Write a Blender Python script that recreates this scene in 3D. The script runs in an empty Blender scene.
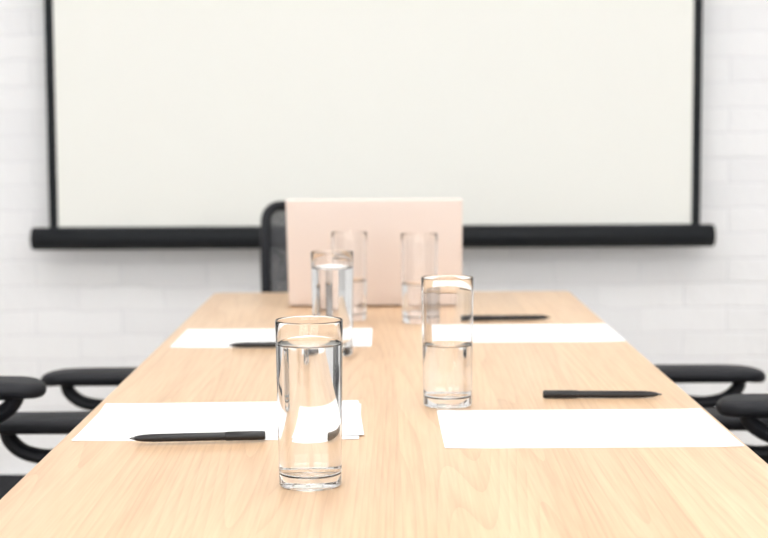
import bpy, bmesh, math
from mathutils import Vector, Matrix
R = math.radians
scene = bpy.context.scene
COL = scene.collection

# ------------------------------------------------------------------ materials
def new_mat(name):
    m = bpy.data.materials.new(name); m.use_nodes = True
    nt = m.node_tree
    b = nt.nodes.get('Principled BSDF')
    return m, nt, b
def simple(name, col, rough=.5, metal=0., bump=0., bscale=200., var=0.06, spec=.5, **kw):
    m, nt, b = new_mat(name)
    N, L = nt.nodes, nt.links
    tc = N.new('ShaderNodeTexCoord')
    no = N.new('ShaderNodeTexNoise'); no.inputs['Scale'].default_value = bscale
    no.inputs['Detail'].default_value = 4
    L.new(tc.outputs['Object'], no.inputs['Vector'])
    cr = N.new('ShaderNodeValToRGB')
    cr.color_ramp.elements[0].position = .3; cr.color_ramp.elements[1].position = .7
    cr.color_ramp.elements[0].color = tuple(c*(1-var) for c in col)+(1,)
    cr.color_ramp.elements[1].color = tuple(min(1,c*(1+var)) for c in col)+(1,)
    L.new(no.outputs['Fac'], cr.inputs['Fac']); L.new(cr.outputs['Color'], b.inputs['Base Color'])
    b.inputs['Roughness'].default_value = rough; b.inputs['Metallic'].default_value = metal
    b.inputs['Specular IOR Level'].default_value = spec
    if bump > 0:
        bp = N.new('ShaderNodeBump'); bp.inputs['Strength'].default_value = bump
        bp.inputs['Distance'].default_value = .002
        L.new(no.outputs['Fac'], bp.inputs['Height']); L.new(bp.outputs['Normal'], b.inputs['Normal'])
    for k, v in kw.items(): b.inputs[k].default_value = v
    return m

def wood_mat(name, c_lo, c_mid, c_hi, plank=.123, rough=.38, rings=30., coat=0.):
    m, nt, b = new_mat(name); N, L = nt.nodes, nt.links
    tc = N.new('ShaderNodeTexCoord')
    sep = N.new('ShaderNodeSeparateXYZ'); L.new(tc.outputs['Object'], sep.inputs[0])
    dv = N.new('ShaderNodeMath'); dv.operation = 'DIVIDE'; dv.inputs[1].default_value = plank
    L.new(sep.outputs['X'], dv.inputs[0])
    fl = N.new('ShaderNodeMath'); fl.operation = 'FLOOR'; L.new(dv.outputs[0], fl.inputs[0])
    wn = N.new('ShaderNodeTexWhiteNoise'); wn.noise_dimensions = '1D'; L.new(fl.outputs[0], wn.inputs['W'])
    mul = N.new('ShaderNodeVectorMath'); mul.operation = 'SCALE'; mul.inputs['Scale'].default_value = 13.
    L.new(wn.outputs['Color'], mul.inputs[0])
    add = N.new('ShaderNodeVectorMath'); add.operation = 'ADD'
    L.new(tc.outputs['Object'], add.inputs[0]); L.new(mul.outputs[0], add.inputs[1])
    mp = N.new('ShaderNodeMapping'); mp.inputs['Scale'].default_value = (8, .32, 8)
    L.new(add.outputs[0], mp.inputs['Vector'])
    n1 = N.new('ShaderNodeTexNoise'); n1.inputs['Scale'].default_value = 1.; n1.inputs['Detail'].default_value = 1.; n1.inputs['Distortion'].default_value=.15
    L.new(mp.outputs[0], n1.inputs['Vector'])
    m1 = N.new('ShaderNodeMath'); m1.operation = 'MULTIPLY'; m1.inputs[1].default_value = rings
    L.new(n1.outputs['Fac'], m1.inputs[0])
    fr = N.new('ShaderNodeMath'); fr.operation = 'FRACT'; L.new(m1.outputs[0], fr.inputs[0])
    pw = N.new('ShaderNodeMath'); pw.operation = 'POWER'; pw.inputs[1].default_value = 3.; L.new(fr.outputs[0], pw.inputs[0])
    inv = N.new('ShaderNodeMath'); inv.operation = 'SUBTRACT'; inv.inputs[0].default_value = 1.; L.new(pw.outputs[0], inv.inputs[1])
    mp2 = N.new('ShaderNodeMapping'); mp2.inputs['Scale'].default_value = (330, 9, 330)
    L.new(add.outputs[0], mp2.inputs['Vector'])
    n2 = N.new('ShaderNodeTexNoise'); n2.inputs['Scale'].default_value = 1.; n2.inputs['Detail'].default_value = 4
    L.new(mp2.outputs[0], n2.inputs['Vector'])
    mp4 = N.new('ShaderNodeMapping'); mp4.inputs['Scale'].default_value = (34, 1.4, 34)
    L.new(add.outputs[0], mp4.inputs['Vector'])
    n4 = N.new('ShaderNodeTexNoise'); n4.inputs['Scale'].default_value = 1.; n4.inputs['Detail'].default_value = 3
    L.new(mp4.outputs[0], n4.inputs['Vector'])
    mx0 = N.new('ShaderNodeMix'); mx0.inputs['Factor'].default_value = .5
    L.new(n4.outputs['Fac'], mx0.inputs['A']); L.new(n2.outputs['Fac'], mx0.inputs['B'])
    mx = N.new('ShaderNodeMix'); mx.inputs['Factor'].default_value = .86
    L.new(inv.outputs[0], mx.inputs['A']); L.new(mx0.outputs['Result'], mx.inputs['B'])
    cr = N.new('ShaderNodeValToRGB'); e = cr.color_ramp.elements
    e[0].position = .33; e[0].color = c_lo+(1,); e[1].position = .70; e[1].color = c_hi+(1,)
    x = e.new(.53); x.color = c_mid+(1,)
    L.new(mx.outputs['Result'], cr.inputs['Fac'])
    mr2 = N.new('ShaderNodeMapRange'); mr2.inputs['To Min'].default_value = .94; mr2.inputs['To Max'].default_value = 1.04
    L.new(wn.outputs['Value'], mr2.inputs['Value'])
    sc = N.new('ShaderNodeVectorMath'); sc.operation = 'SCALE'
    L.new(cr.outputs['Color'], sc.inputs[0]); L.new(mr2.outputs[0], sc.inputs['Scale'])
    vo = N.new('ShaderNodeTexVoronoi'); vo.inputs['Scale'].default_value = 3.2
    mp3 = N.new('ShaderNodeMapping'); mp3.inputs['Scale'].default_value = (1.6, .9, 1)
    L.new(tc.outputs['Object'], mp3.inputs['Vector']); L.new(mp3.outputs[0], vo.inputs['Vector'])
    kr = N.new('ShaderNodeMapRange'); kr.inputs['From Min'].default_value = .0; kr.inputs['From Max'].default_value = .04
    kr.inputs['To Min'].default_value = .5; kr.inputs['To Max'].default_value = 0
    L.new(vo.outputs['Distance'], kr.inputs['Value'])
    km = N.new('ShaderNodeMix'); km.data_type = 'RGBA'
    L.new(kr.outputs[0], km.inputs['Factor']); L.new(sc.outputs[0], km.inputs['A'])
    km.inputs['B'].default_value = (c_lo[0]*.55, c_lo[1]*.45, c_lo[2]*.38, 1)
    L.new(km.outputs['Result'], b.inputs['Base Color'])
    b.inputs['Roughness'].default_value = rough
    b.inputs['Coat Weight'].default_value = coat; b.inputs['Coat Roughness'].default_value = .28
    bp = N.new('ShaderNodeBump'); bp.inputs['Strength'].default_value = .06; bp.inputs['Distance'].default_value = .001
    L.new(n2.outputs['Fac'], bp.inputs['Height']); L.new(bp.outputs['Normal'], b.inputs['Normal'])
    return m

def brick_mat(name):
    m, nt, b = new_mat(name); N, L = nt.nodes, nt.links
    tc = N.new('ShaderNodeTexCoord')
    sp = N.new('ShaderNodeSeparateXYZ'); L.new(tc.outputs['Object'], sp.inputs[0])
    ad = N.new('ShaderNodeMath'); L.new(sp.outputs['X'], ad.inputs[0]); L.new(sp.outputs['Y'], ad.inputs[1])
    cb = N.new('ShaderNodeCombineXYZ'); L.new(ad.outputs[0], cb.inputs['X']); L.new(sp.outputs['Z'], cb.inputs['Y'])
    nz = N.new('ShaderNodeTexNoise'); nz.inputs['Scale'].default_value = 9; nz.inputs['Detail'].default_value = 5
    L.new(tc.outputs['Object'], nz.inputs['Vector'])
    mv = N.new('ShaderNodeVectorMath'); mv.operation = 'MULTIPLY_ADD'
    mv.inputs[1].default_value = (.02, .02, 0)
    L.new(nz.outputs['Color'], mv.inputs[0]); L.new(cb.outputs[0], mv.inputs[2])
    br = N.new('ShaderNodeTexBrick')
    br.inputs['Scale'].default_value = 1.; br.inputs['Brick Width'].default_value = .25; br.inputs['Row Height'].default_value = .072
    br.inputs['Mortar Size'].default_value = .005; br.inputs['Mortar Smooth'].default_value = 1.
    br.inputs['Color1'].default_value = (.90, .915, .935, 1); br.inputs['Color2'].default_value = (.86, .875, .90, 1)
    br.inputs['Mortar'].default_value = (.82, .835, .865, 1)
    L.new(mv.outputs[0], br.inputs['Vector'])
    L.new(br.outputs['Color'], b.inputs['Base Color'])
    b.inputs['Roughness'].default_value = .55
    n2 = N.new('ShaderNodeTexNoise'); n2.inputs['Scale'].default_value = 14; n2.inputs['Detail'].default_value = 6
    L.new(tc.outputs['Object'], n2.inputs['Vector'])
    ma = N.new('ShaderNodeMath'); ma.operation = 'MULTIPLY_ADD'; ma.inputs[1].default_value = -.5
    L.new(br.outputs['Fac'], ma.inputs[0]); L.new(n2.outputs['Fac'], ma.inputs[2])
    bp = N.new('ShaderNodeBump'); bp.inputs['Strength'].default_value = .4; bp.inputs['Distance'].default_value = .01
    L.new(ma.outputs[0], bp.inputs['Height']); L.new(bp.outputs['Normal'], b.inputs['Normal'])
    return m

def glass_mat(name, ior, col=(1,1,1)):
    m, nt, b = new_mat(name)
    N, L = nt.nodes, nt.links
    g = N.new('ShaderNodeBsdfGlass'); g.inputs['IOR'].default_value = ior
    g.inputs['Roughness'].default_value = 0; g.inputs['Color'].default_value = col+(1,)
    N.remove(b)
    L.new(g.outputs[0], N['Material Output'].inputs['Surface'])
    return m
def emit_mat(name, col, s):
    m, nt, b = new_mat(name)
    b.inputs['Base Color'].default_value = (.9,.9,.9,1)
    b.inputs['Emission Color'].default_value = col+(1,); b.inputs['Emission Strength'].default_value = s
    return m
def mesh_fabric(name):
    m, nt, b = new_mat(name); N, L = nt.nodes, nt.links
    b.inputs['Base Color'].default_value = (.05,.052,.058,1); b.inputs['Roughness'].default_value = .8
    tc = N.new('ShaderNodeTexCoord')
    vo = N.new('ShaderNodeTexVoronoi'); vo.inputs['Scale'].default_value = 260
    L.new(tc.outputs['Object'], vo.inputs['Vector'])
    mr = N.new('ShaderNodeMapRange'); mr.inputs['From Min'].default_value=.2; mr.inputs['From Max'].default_value=.5
    mr.inputs['To Min'].default_value=.62; mr.inputs['To Max'].default_value=.92
    L.new(vo.outputs['Distance'], mr.inputs['Value'])
    t = N.new('ShaderNodeBsdfTransparent'); mx = N.new('ShaderNodeMixShader')
    L.new(mr.outputs[0], mx.inputs[0]); L.new(t.outputs[0], mx.inputs[1]); L.new(b.outputs[0], mx.inputs[2])
    L.new(mx.outputs[0], N['Material Output'].inputs['Surface'])
    return m

M_TABLE = wood_mat('oak_table', (.545,.335,.185), (.665,.445,.268), (.74,.525,.335), rough=.36, coat=.25)
M_FLOOR = wood_mat('floor_wood', (.40,.33,.27), (.50,.43,.36), (.6,.53,.45), plank=.14, rough=.45)
M_BRICK = brick_mat('white_painted_brick')
M_PLASTER = simple('white_plaster', (.84,.84,.84), .8, bump=.1, bscale=60, var=.01)
M_CEIL = simple('ceiling_paint', (.88,.88,.88), .9, bscale=40, var=.01)
M_TRIM = simple('trim_paint', (.82,.82,.81), .45, var=.01)
M_STEEL = simple('dark_steel', (.05,.05,.055), .35, metal=.6)
M_BLACK = simple('black_powder_coat', (.008,.010,.013), .5, bscale=300, spec=.22)
M_PLAST = simple('black_plastic', (.011,.012,.016), .5, bump=.15, bscale=700, spec=.25)
M_PAD = simple('armrest_rubber', (.013,.014,.018), .55, bump=.2, bscale=600, spec=.28)
M_FAB = simple('seat_fabric', (.018,.019,.023), .9, bump=.5, bscale=900, var=.2, spec=.2)
M_MESH = mesh_fabric('chair_mesh')
M_SCREEN = simple('screen_fabric', (.835,.848,.812), .75, bscale=500, var=.01)
M_PAPER = simple('white_paper', (.90,.905,.92), .75, bscale=120, var=.008)
M_ROSE = simple('rose_gold_aluminium', (.80,.70,.645), .5, metal=.0, bscale=800, var=.015)
M_LCD = simple('laptop_display_glass', (.01,.01,.012), .1)
M_KEY = simple('keycap_plastic', (.03,.03,.032), .5)
M_PEN = simple('pen_black_plastic', (.010,.010,.011), .3, spec=.4)
M_PENG = simple('pen_grey_tip', (.12,.12,.12), .3, metal=.6)
M_GLASS = glass_mat('clear_glass', 1.42, (.998,.999,.999))
M_WATER = glass_mat('water', 1.333)
M_LIGHT = emit_mat('light_diffuser', (1,.995,.985), 7.5)

# ------------------------------------------------------------------ helpers
def empty(name, loc=(0,0,0), rz=0):
    o = bpy.data.objects.new(name, None); COL.objects.link(o)
    o.location = loc; o.rotation_euler = (0,0,rz); o.empty_display_size = .1
    return o
def from_bm(bm, name, mat, parent=None, smooth=True, loc=None, rot=None):
    bmesh.ops.recalc_face_normals(bm, faces=bm.faces)
    me = bpy.data.meshes.new(name); bm.to_mesh(me); bm.free()
    for m in (mat if isinstance(mat, (list,tuple)) else [mat]): me.materials.append(m)
    if smooth:
        for p in me.polygons: p.use_smooth = True
        try: me.set_sharp_from_angle(angle=R(38))
        except Exception: pass
    o = bpy.data.objects.new(name, me); COL.objects.link(o)
    if parent: o.parent = parent
    if loc is not None: o.location = loc
    if rot is not None: o.rotation_euler = rot
    return o
def bm_box(bm, lo, hi, bev=0., seg=2):
    g = bmesh.ops.create_cube(bm, size=1)
    c = [(a+b)/2 for a,b in zip(lo,hi)]; s = [b-a for a,b in zip(lo,hi)]
    for v in g['verts']:
        v.co = Vector((v.co.x*s[0]+c[0], v.co.y*s[1]+c[1], v.co.z*s[2]+c[2]))
    if bev > 0:
        es = list({e for v in g['verts'] for e in v.link_edges})
        bmesh.ops.bevel(bm, geom=es, offset=bev, segments=seg, profile=.5, affect='EDGES')
def box(name, lo, hi, mat, parent=None, bev=0., seg=2, **k):
    bm = bmesh.new(); bm_box(bm, lo, hi, bev, seg)
    return from_bm(bm, name, mat, parent, smooth=bev>0, **k)
def bm_lathe(bm, prof, n=48, M=None):
    rings = []
    for r,z in prof:
        if r < 1e-7: rings.append([bm.verts.new((0,0,z))])
        else: rings.append([bm.verts.new((r*math.cos(2*math.pi*i/n), r*math.sin(2*math.pi*i/n), z)) for i in range(n)])
    for a,b in zip(rings, rings[1:]):
        for i in range(n):
            j = (i+1)%n
            if len(a)==1 and len(b)==1: continue
            if len(a)==1: bm.faces.new((a[0], b[i], b[j]))
            elif len(b)==1: bm.faces.new((a[i], a[j], b[0]))
            else: bm.faces.new((a[i], a[j], b[j], b[i]))
    if M is not None:
        for ring in rings:
            for v in ring: v.co = M @ v.co
def catmull(pts, sub=6, closed=False):
    P = [Vector(p) for p in pts]; n = len(P); out = []
    rng = n if closed else n-1
    for i in range(rng):
        if closed: a,b,c,d = P[(i-1)%n],P[i],P[(i+1)%n],P[(i+2)%n]
        else: a,b,c,d = P[max(i-1,0)],P[i],P[i+1],P[min(i+2,n-1)]
        for k in range(sub):
            t = k/sub
            out.append(.5*((2*b)+(-a+c)*t+(2*a-5*b+4*c-d)*t*t+(-a+3*b-3*c+d)*t**3))
    if not closed: out.append(P[-1])
    return out
def bm_sweep(bm, path, rx, rz=None, closed=False, n=12, up=(0,0,1), taper=None):
    rz = rz or rx; up = Vector(up); rings = []; m = len(path)
    for i,p in enumerate(path):
        if closed: t = path[(i+1)%m]-path[(i-1)%m]
        else: t = path[min(i+1,m-1)]-path[max(i-1,0)]
        t.normalize()
        s = t.cross(up)
        if s.length < 1e-3: s = t.cross(Vector((1,0,0)))
        s.normalize(); u = s.cross(t).normalized()
        k = taper(i/(m-1)) if taper else 1
        rings.append([bm.verts.new(p + s*(rx*k*math.cos(2*math.pi*j/n)) + u*(rz*k*math.sin(2*math.pi*j/n))) for j in range(n)])
    for i in range(m if closed else m-1):
        a,b = rings[i], rings[(i+1)%m]
        for j in range(n):
            q = (j+1)%n; bm.faces.new((a[j],a[q],b[q],b[j]))
    if not closed:
        bm.faces.new(rings[0]); bm.faces.new(rings[-1])
def rrect(w, d, r, n=6):
    pts = []
    for cx,cy,a0 in ((w/2-r,d/2-r,0),(-w/2+r,d/2-r,90),(-w/2+r,-d/2+r,180),(w/2-r,-d/2+r,270)):
        for k in range(n+1):
            a = R(a0+90*k/n); pts.append((cx+r*math.cos(a), cy+r*math.sin(a)))
    return pts
def bm_slab(bm, w, d, z0, z1, r, e, cx=0, cy=0, n=8, f=None):
    prof = []
    for k in range(5):
        a = R(-90+90*k/4); prof.append((e*(1-math.cos(a)), z0+e+e*math.sin(a)))
    for k in range(5):
        a = R(90*k/4); prof.append((e*(1-math.cos(a)), z1-e+e*math.sin(a)))
    rings = []
    for ins,z in prof:
        rings.append([bm.verts.new((cx+x,cy+y,z)) for x,y in rrect(w-2*ins, d-2*ins, max(r-ins,.002), n)])
    for a,b in zip(rings, rings[1:]):
        for i in range(len(a)):
            j=(i+1)%len(a); bm.faces.new((a[i],a[j],b[j],b[i]))
    for ring in (rings[0], rings[-1]):
        cur = ring
        for s in (.75,.5,.25):
            nr = [bm.verts.new((cx+(v.co.x-cx)*s/(1), cy+(v.co.y-cy)*s, v.co.z)) for v in ring]
            for i in range(len(cur)):
                j=(i+1)%len(cur); bm.faces.new((cur[i],cur[j],nr[j],nr[i]))
            cur = nr
        bm.faces.new(cur)
    if f:
        for ring in bm.verts: ring.co = f(ring.co)

# ------------------------------------------------------------------ room
X0,X1,Y0,Y1,ZC = -3.1,3.1,-2.6,4.5,2.75
T=.12
box('floor', (X0-T,Y0-T,-.1), (X1+T,Y1+T,0), M_FLOOR)
box('ceiling', (X0-T,Y0-T,ZC), (X1+T,Y1+T,ZC+.1), M_CEIL)
box('wall_back', (X0-T,Y1,0), (X1+T,Y1+T,ZC), M_BRICK)
box('wall_left', (X0-T,Y0,0), (X0,Y1,ZC), M_PLASTER)
box('wall_right', (X1,Y0,0), (X1+T,Y1,ZC), M_PLASTER)
bm = bmesh.new()
wx = [(-2.6,-.25),(.25,2.6)]; wz=(.85,2.35)
bm_box(bm,(X0-T,Y0-T,0),(X1+T,Y0,wz[0])); bm_box(bm,(X0-T,Y0-T,wz[1]),(X1+T,Y0,ZC))
for a,b in ((X0-T,wx[0][0]),(wx[0][1],wx[1][0]),(wx[1][1],X1+T)): bm_box(bm,(a,Y0-T,wz[0]),(b,Y0,wz[1]))
from_bm(bm,'wall_front',M_PLASTER,smooth=False)
for i,(a,b) in enumerate(wx):
    bm = bmesh.new(); f=.05; y0,y1=Y0-.09,Y0-.03
    bm_box(bm,(a,y0,wz[0]),(b,y1,wz[0]+f)); bm_box(bm,(a,y0,wz[1]-f),(b,y1,wz[1]))
    bm_box(bm,(a,y0,wz[0]+f),(a+f,y1,wz[1]-f)); bm_box(bm,(b-f,y0,wz[0]+f),(b,y1,wz[1]-f))
    c=(a+b)/2; bm_box(bm,(c-f/2,y0,wz[0]+f),(c+f/2,y1,wz[1]-f))
    from_bm(bm,'window_%d'%(i+1),M_TRIM,smooth=False)
for n,lo,hi in (('baseboard_back',(X0,Y1-.015,0),(X1,Y1,.09)),('baseboard_left',(X0,Y0,0),(X0+.015,Y1-.015,.09)),
                ('baseboard_right',(X1-.015,Y0,0),(X1,Y1-.015,.09)),('baseboard_front',(X0+.015,Y0,0),(X1-.015,Y0+.015,.09))):
    box(n,lo,hi,M_TRIM,bev=.003)
for cx in (-1.5,0,1.5):
    for cy in (-1.2,.7,2.6):
        p = empty('ceiling_light_panel',(cx,cy,ZC))
        bm=bmesh.new(); w,d,h,f=.6,1.2,.035,.02
        bm_box(bm,(-w/2,-d/2,-h),(w/2,-d/2+f,0)); bm_box(bm,(-w/2,d/2-f,-h),(w/2,d/2,0))
        bm_box(bm,(-w/2,-d/2+f,-h),(-w/2+f,d/2-f,0)); bm_box(bm,(w/2-f,-d/2+f,-h),(w/2,d/2-f,0))
        from_bm(bm,'light_housing',M_TRIM,p,smooth=False)
        box('light_diffuser',(-w/2+f,-d/2+f,-h+.006),(w/2-f,d/2-f,-.004),M_LIGHT,p)

# ------------------------------------------------------------------ projection screen
ps = empty('projection_screen',(0,4.4,.004))
sx0,sx1=-.943,.892; bw=.025; ztop=2.25; zb=.80
box('screen_fabric',(sx0+bw,-.001,zb+.012),(sx1-bw,.001,ztop),M_SCREEN,ps)
bm=bmesh.new()
bm_box(bm,(sx0,-.0015,zb),(sx0+bw,.0015,ztop)); bm_box(bm,(sx1-bw,-.0015,zb),(sx1,.0015,ztop)); bm_box(bm,(sx0+bw,-.0015,zb-.005),(sx1-bw,.0015,zb+.012))
from_bm(bm,'black_border',M_BLACK,ps,smooth=False)
def tube_x(name,x0,x1,z,r,mat,parent,y=0):
    bm=bmesh.new(); L=x1-x0; e=.006 if r>.01 else .001
    M=Matrix.Translation((x0,y,z)) @ Matrix.Rotation(R(90),4,'Y')
    bm_lathe(bm,[(0,0),(r-e,0),(r-e*.3,e*.3),(r,e),(r,L-e),(r-e*.3,L-e*.3),(r-e,L),(0,L)],32,M)
    return from_bm(bm,name,mat,parent)
tube_x('bottom_weight_bar',-.993,.932,.779,.0322,M_BLACK,ps)
bm=bmesh.new(); bm_box(bm,(-1.05,-.05,ztop-.02),(1.0,.05,ztop+.09),.02,3)
from_bm(bm,'screen_case',M_BLACK,ps)
bm=bmesh.new()
for x in (-.8,.75): bm_box(bm,(x-.03,.045,ztop),(x+.03,.1,ztop+.07),.003)
from_bm(bm,'wall_brackets',M_BLACK,ps)

# ------------------------------------------------------------------ table
TZ=.75
tb = empty('conference_table',(.0155,1.96,0))
bm=bmesh.new(); bm_slab(bm,.737,2.522,TZ-.035,TZ,.02,.004)
from_bm(bm,'table_top',M_TABLE,tb)
bm=bmesh.new()
for sx in (-1,1):
    for y in (-1.1,1.04): bm_box(bm,(sx*.32-.025,y-.025,0),(sx*.32+.025,y+.025,TZ-.035),.003)
    bm_box(bm,(sx*.32-.012,-1.075,TZ-.075),(sx*.32+.012,1.015,TZ-.035))
for y in (-1.1,1.04): bm_box(bm,(-.295,y-.012,TZ-.09),(.295,y+.012,TZ-.035))
from_bm(bm,'steel_legs',M_STEEL,tb)

# ------------------------------------------------------------------ drinking glasses
def glass(x,y,h,level,rt=.0318,rb=.0295):
    t=.0010; bt=.011; N=96
    def ro(z): return rb+(rt-rb)*(z/h)
    prof=[(0,.0012),(rb*.72,.0009),(rb*.80,0),(rb-.002,.0),(rb-.0006,.0007),(rb,.0022)]
    for k in range(1,9): z=.0022+(h-.0035)*k/8; prof.append((ro(z),z))
    prof+=[(rt-.0003,h-.0004),(rt-t/2,h),(rt-t+.0002,h-.0004)]
    for k in range(8,0,-1): z=bt+.004+(h-.0015-bt-.004)*k/8; prof.append((ro(z)-t,z))
    prof+=[(ro(bt)-t-.0004,bt+.0022),(ro(bt)-t-.002,bt+.0006),(ro(bt)-t-.005,bt),(rb*.5,bt-.0004),(0,bt-.0006)]
    bm=bmesh.new(); bm_lathe(bm,prof,N)
    g=from_bm(bm,'drinking_glass',M_GLASS,loc=(x,y,TZ+.0002))
    o=.0003
    if level:
        w=[(0,bt-.0006-o),(rb*.5,bt-.0004-o),(ro(bt)-t-.005,bt-o),(ro(bt)-t-.002+o,bt+.0006-o),(ro(bt)-t-.0004+o,bt+.0022)]
        for k in range(0,7): z=bt+.004+(level-bt-.004)*k/6; w.append((ro(z)-t+o,z))
        w+=[(ro(level)-t-.0006,level-.0007),(ro(level)-t-.0022,level-.0014),(0,level-.0015)]
        bm=bmesh.new(); bm_lathe(bm,w,N)
        from_bm(bm,'water',M_WATER,g)
    return g
glass(-.0705,1.453,.157,.135)
glass(.0765,1.878,.156,.075)
glass(-.0769,2.315,.154,.131)
glass(.061,2.700,.155,.068)
glass(-.061,2.745,.155,.070)

# ------------------------------------------------------------------ paper
def paper(cx,cy,w,d,rz,z=0):
    bm=bmesh.new(); nx,ny=12,8; th=.0004
    def P(i,j,t):
        u,v=i/nx-.5,j/ny-.5
        return (u*w,v*d,t+.0006*max(0,abs(u)*2-.8)*5*max(0,abs(v)*2-.7)*3)
    g=[[[bm.verts.new(P(i,j,t)) for j in range(ny+1)] for i in range(nx+1)] for t in (0,th)]
    for k in (0,1):
        for i in range(nx):
            for j in range(ny): bm.faces.new((g[k][i][j],g[k][i+1][j],g[k][i+1][j+1],g[k][i][j+1]))
    for i in range(nx):
        for j in (0,ny): bm.faces.new((g[0][i][j],g[0][i+1][j],g[1][i+1][j],g[1][i][j]))
    for j in range(ny):
        for i in (0,nx): bm.faces.new((g[0][i][j],g[0][i][j+1],g[1][i][j+1],g[1][i][j]))
    return from_bm(bm,'paper_sheet',M_PAPER,loc=(cx,cy,TZ+.0002+z),rot=(0,0,rz))
paper(.2200,1.728,.315,.222,R(.3))
paper(-.184,1.776,.311,.219,R(.2))
paper(-.182,1.786,.309,.219,R(2.6),.0012)
paper(-.176,2.505,.312,.222,R(0))
paper(.2230,2.548,.315,.222,R(0))

# ------------------------------------------------------------------ pens
def pen(x0,y0,x1,y1,z):
    L=math.hypot(x1-x0,y1-y0); a=math.atan2(y1-y0,x1-x0); r=.0050
    p=empty('ballpoint_pen',(x0,y0,TZ+z+r+.0003),a)
    M=Matrix.Rotation(R(90),4,'Y')
    bm=bmesh.new()
    bm_lathe(bm,[(0,0),(.0035,0),(.0046,.0008),(.0050,.003),(.0050,.042),(.0045,.0432),(.0043,.0434)],32,M)
    bm_lathe(bm,[(.0043,.0425),(.0044,.044),(.0045,.08),(.0044,L-.026),(.0038,L-.014),(.0029,L-.008),(.0018,L-.005),(0,L-.005)],32,M)
    from_bm(bm,'pen_body',M_PEN,p)
    bm=bmesh.new(); bm_lathe(bm,[(.0018,L-.0052),(.0011,L-.0015),(.0004,L),(0,L)],16,M)
    from_bm(bm,'pen_tip',M_PENG,p)
    bm=bmesh.new(); bm_box(bm,(.002,-.0015,.0044),(.006,.0015,.0058),.0004); bm_box(bm,(.003,-.0015,.0054),(.038,.0015,.0062),.0003)
    bm_box(bm,(.035,-.0015,.0046),(.038,.0015,.0058),.0003)
    o=from_bm(bm,'pen_clip',M_PEN,p); o.rotation_euler=(R(70),0,0)
pen(-.1285,1.660,-.273,1.646,.0016)
pen(.1970,1.922,.344,1.916,0)
pen(-.092,2.388,-.240,2.380,.0005)
pen(.146,2.712,.292,2.722,0)

# ------------------------------------------------------------------ laptop (lid back to camera)
lp = empty('laptop',(-.017,2.945,TZ),R(-.8))
W=.328; D=.225
bm=bmesh.new(); bm_slab(bm,W,D,.0025,.0155,.012,.003,0,D/2+.004)
from_bm(bm,'laptop_base',M_ROSE,lp)
bm=bmesh.new()
for sx in (-.13,.13):
    for y in (.03,.2): bm_box(bm,(sx-.012,y-.004,.0),(sx+.012,y+.004,.003),.0008)
from_bm(bm,'rubber_feet',M_PLAST,lp)
bm=bmesh.new()
for r in range(5):
    for c in range(13):
        x=-.135+c*.0208; y=.035+r*.0195
        bm_box(bm,(x,y,.0155),(x+.0175,y+.0165,.0168),.0004,1)
from_bm(bm,'keyboard_keys',M_KEY,lp)
box('touchpad',(-.05,.145,.0154),(.05,.21,.0158),M_KEY,lp)
lid = empty('lid_hinge',(0,.004,.0105)); lid.parent=lp; lid.rotation_euler=(R(14),0,0)
def lidslab(name,w,h,y0,y1,r,e,z0,mat):
    bm=bmesh.new(); bm_slab(bm,w,h,y0,y1,r,e,0,0)
    for v in bm.verts: v.co=Vector((v.co.x,v.co.z,v.co.y+z0+h/2))
    return from_bm(bm,name,mat,lid)
lidslab('laptop_lid',W,.209,-.005,.0015,.005,.0018,-.007,M_ROSE)
lidslab('laptop_display',W-.012,.186,.0014,.0021,.004,.0003,.011,M_LCD)
tube_x('hinge_barrel',-.13,.13,.0105,.0045,M_ROSE,lp,y=.006)

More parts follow.
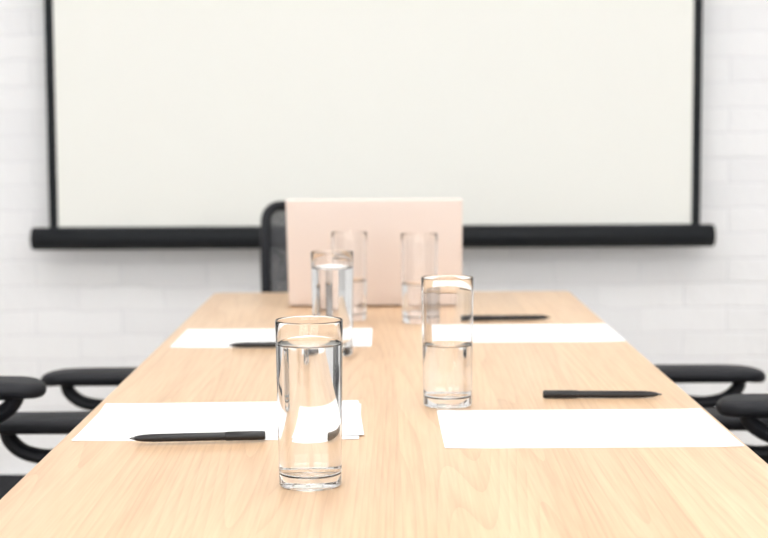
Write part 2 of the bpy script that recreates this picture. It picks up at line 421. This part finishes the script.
# ------------------------------------------------------------------ office chairs
def chair(loc, rz, lift=0., armh=.66, bw=.46, btop=.905):
    c=empty('office_chair',(loc[0],loc[1],0),rz)
    L=lift
    def sf(co):
        z=co.z
        if co.y>.08: z-= .35*(co.y-.08)**2*2
        if co.z>.44+L: z-= .012*math.cos(min(1,abs(co.x)/.22)*math.pi/2)
        return Vector((co.x,co.y,z))
    bm=bmesh.new(); bm_slab(bm,.44,.47,.405+L,.475+L,.08,.028,0,.01,8,sf)
    from_bm(bm,'seat_cushion',M_FAB,c)
    bm=bmesh.new(); bm_slab(bm,.38,.38,.385+L,.41+L,.06,.008)
    bm_box(bm,(-.08,-.13,.33+L),(.08,.1,.39+L),.012,3)
    bm_box(bm,(-.25,-.03,.37+L),(.25,.05,.388+L),.004)
    from_bm(bm,'seat_pan_mechanism',M_PLAST,c)
    z0,z1=.56+L,btop
    def tp(t): return .97+.03*min(1,t*1.6)
    def back_y(z): 
        t=(z-z0)/(z1-z0); return -.245-.05*(t-.35)**2*2.2-.02*t
    def bxy(x,z): return Vector((x,back_y(z)+.045*(abs(x)/(bw/2))**2,z))
    rc=.032
    out=rrect(bw-.024,(z1-z0),rc,6)
    path=[]
    n=len(out)
    for i in range(n):
        a=out[i]; b=out[(i+1)%n]
        d=math.hypot(b[0]-a[0],b[1]-a[1]); k=max(1,int(d/.03))
        for q in range(k):
            x=a[0]+(b[0]-a[0])*q/k; zz=a[1]+(b[1]-a[1])*q/k
            t=(zz/(z1-z0)+.5)
            path.append(bxy(x*tp(t), (z0+z1)/2+zz))
    bm=bmesh.new(); bm_sweep(bm,path,.012,.014,closed=True,n=12,up=(0,1,0))
    from_bm(bm,'backrest_frame',M_PLAST,c)
    bm=bmesh.new(); nx,nz=16,18; g=[]
    for i in range(nx+1):
        col=[]
        for j in range(nz+1):
            t=j/nz; zz=z0+.005+(z1-z0-.01)*t
            hw=(bw/2-.012)*tp(t)
            dz=min(zz-z0,z1-zz); 
            if dz<rc: hw-=rc-math.sqrt(max(0,rc**2-(rc-dz)**2))
            col.append(bm.verts.new(bxy((i/nx*2-1)*hw,zz)))
        g.append(col)
    for i in range(nx):
        for j in range(nz): bm.faces.new((g[i][j],g[i+1][j],g[i+1][j+1],g[i][j+1]))
    from_bm(bm,'backrest_mesh',M_MESH,c)
    bm=bmesh.new()
    path=catmull([(0,-.10,.355+L),(0,-.2,.36+L),(0,-.285,.41+L),(0,-.305,.52+L),(0,-.29,.62+L),(0,-.27,.68+L)],6)
    bm_sweep(bm,path,.028,.011,n=14,up=(0,1,.3))
    bm_sweep(bm,catmull([(-.17,-.235,.66+L),(-.08,-.262,.655+L),(0,-.272,.65+L),(.08,-.262,.655+L),(.17,-.235,.66+L)],5),.009,.014,n=10,up=(0,0,1))
    from_bm(bm,'back_support',M_PLAST,c)
    A=armh+L
    for s,nm in ((-1,'left'),(1,'right')):
        x=s*.222
        def pf(co,A=A):
            k=(co.y-.06)/.12
            return Vector((co.x,co.y,co.z-.007*max(0,k)**2-.010*max(0,-k)**2))
        bm=bmesh.new(); bm_slab(bm,.080,.245,A-.022,A,.038,.010,x,.06,8,pf)
        from_bm(bm,'armrest_pad_'+nm,M_PAD,c)
        # forked support: shell under the pad, two prongs and a stem
        bm=bmesh.new()
        bm_slab(bm,.046,.17,A-.030,A-.018,.02,.005,x,.062,6)
        u=catmull([(x,.142,A-.026),(x,.130,A-.044),(x,.10,A-.060),(x,.055,A-.068),(x,.012,A-.062),(x,-.012,A-.044),(x,-.018,A-.024)],5)
        bm_sweep(bm,u,.018,.0115,n=12,up=(0,.3,1))
        stem=catmull([(x,.055,A-.066),(x+s*.006,.04,A-.12),(x+s*.014,.016,A-.2),(x+s*.008,.01,.42+L),(x-s*.03,.01,.382+L),(x-s*.09,.01,.378+L)],6)
        bm_sweep(bm,stem,.022,.011,n=12,up=(1,0,.01))
        from_bm(bm,'armrest_support_'+nm,M_PLAST,c)
    bm=bmesh.new(); bm_lathe(bm,[(0,.085),(.026,.085),(.026,.22),(.024,.225),(.015,.225),(.015,.335+L),(0,.335+L)],28)
    from_bm(bm,'gas_lift',M_PLAST,c)
    bm=bmesh.new(); bm_lathe(bm,[(0,.07),(.035,.07),(.04,.08),(.038,.115),(.028,.12),(0,.12)],28)
    bmc=bmesh.new()
    for k in range(5):
        a=R(90+72*k); d=Vector((math.cos(a),math.sin(a),0))
        bm_sweep(bm,catmull([d*.02+Vector((0,0,.098)),d*.12+Vector((0,0,.096)),d*.2+Vector((0,0,.084)),d*.26+Vector((0,0,.072))],5),.019,.013,n=12,taper=lambda t:1.1-.35*t)
        q=d*.25; side=Vector((-d.y,d.x,0))
        for s in (-1,1):
            M=Matrix.Translation(q+side*(s*.013)+Vector((0,0,.026)))@side.to_track_quat('Z','Y').to_matrix().to_4x4()
            bm_lathe(bmc,[(0,-.009),(.022,-.009),(.026,-.006),(.026,.006),(.022,.009),(0,.009)],20,M)
        bm_lathe(bmc,[(0,.02),(.006,.02),(.006,.072),(0,.072)],12,Matrix.Translation(q))
    from_bm(bm,'star_base',M_PLAST,c); from_bm(bmc,'casters',M_PLAST,c)
    return c
chair((-.062,3.45),R(180))
chair((-.555,2.56),R(-90))
chair((-.660,1.955),R(-90),lift=.08)
chair((.622,2.56),R(90))
chair((.650,1.95),R(90),lift=.05)

# ------------------------------------------------------------------ world, camera
w=bpy.data.worlds.new('daylight'); scene.world=w; w.use_nodes=True
bg=w.node_tree.nodes['Background']; bg.inputs['Color'].default_value=(.93,.965,1,1); bg.inputs['Strength'].default_value=4.3
cd=bpy.data.cameras.new('camera'); cam=bpy.data.objects.new('camera',cd); COL.objects.link(cam)
cd.sensor_width=36; cd.lens=1562*36/768
cd.clip_start=.05
cam.matrix_world=Matrix.Translation((0,0,1.0835))@Matrix.Rotation(R(90-5.08),4,'X')@Matrix.Rotation(R(-.3),4,'Z')
cd.dof.use_dof=True; cd.dof.focus_distance=1.55; cd.dof.aperture_fstop=7.5
scene.camera=cam
scene.view_settings.view_transform='Standard'
scene.view_settings.look='None'
scene.view_settings.exposure=.06
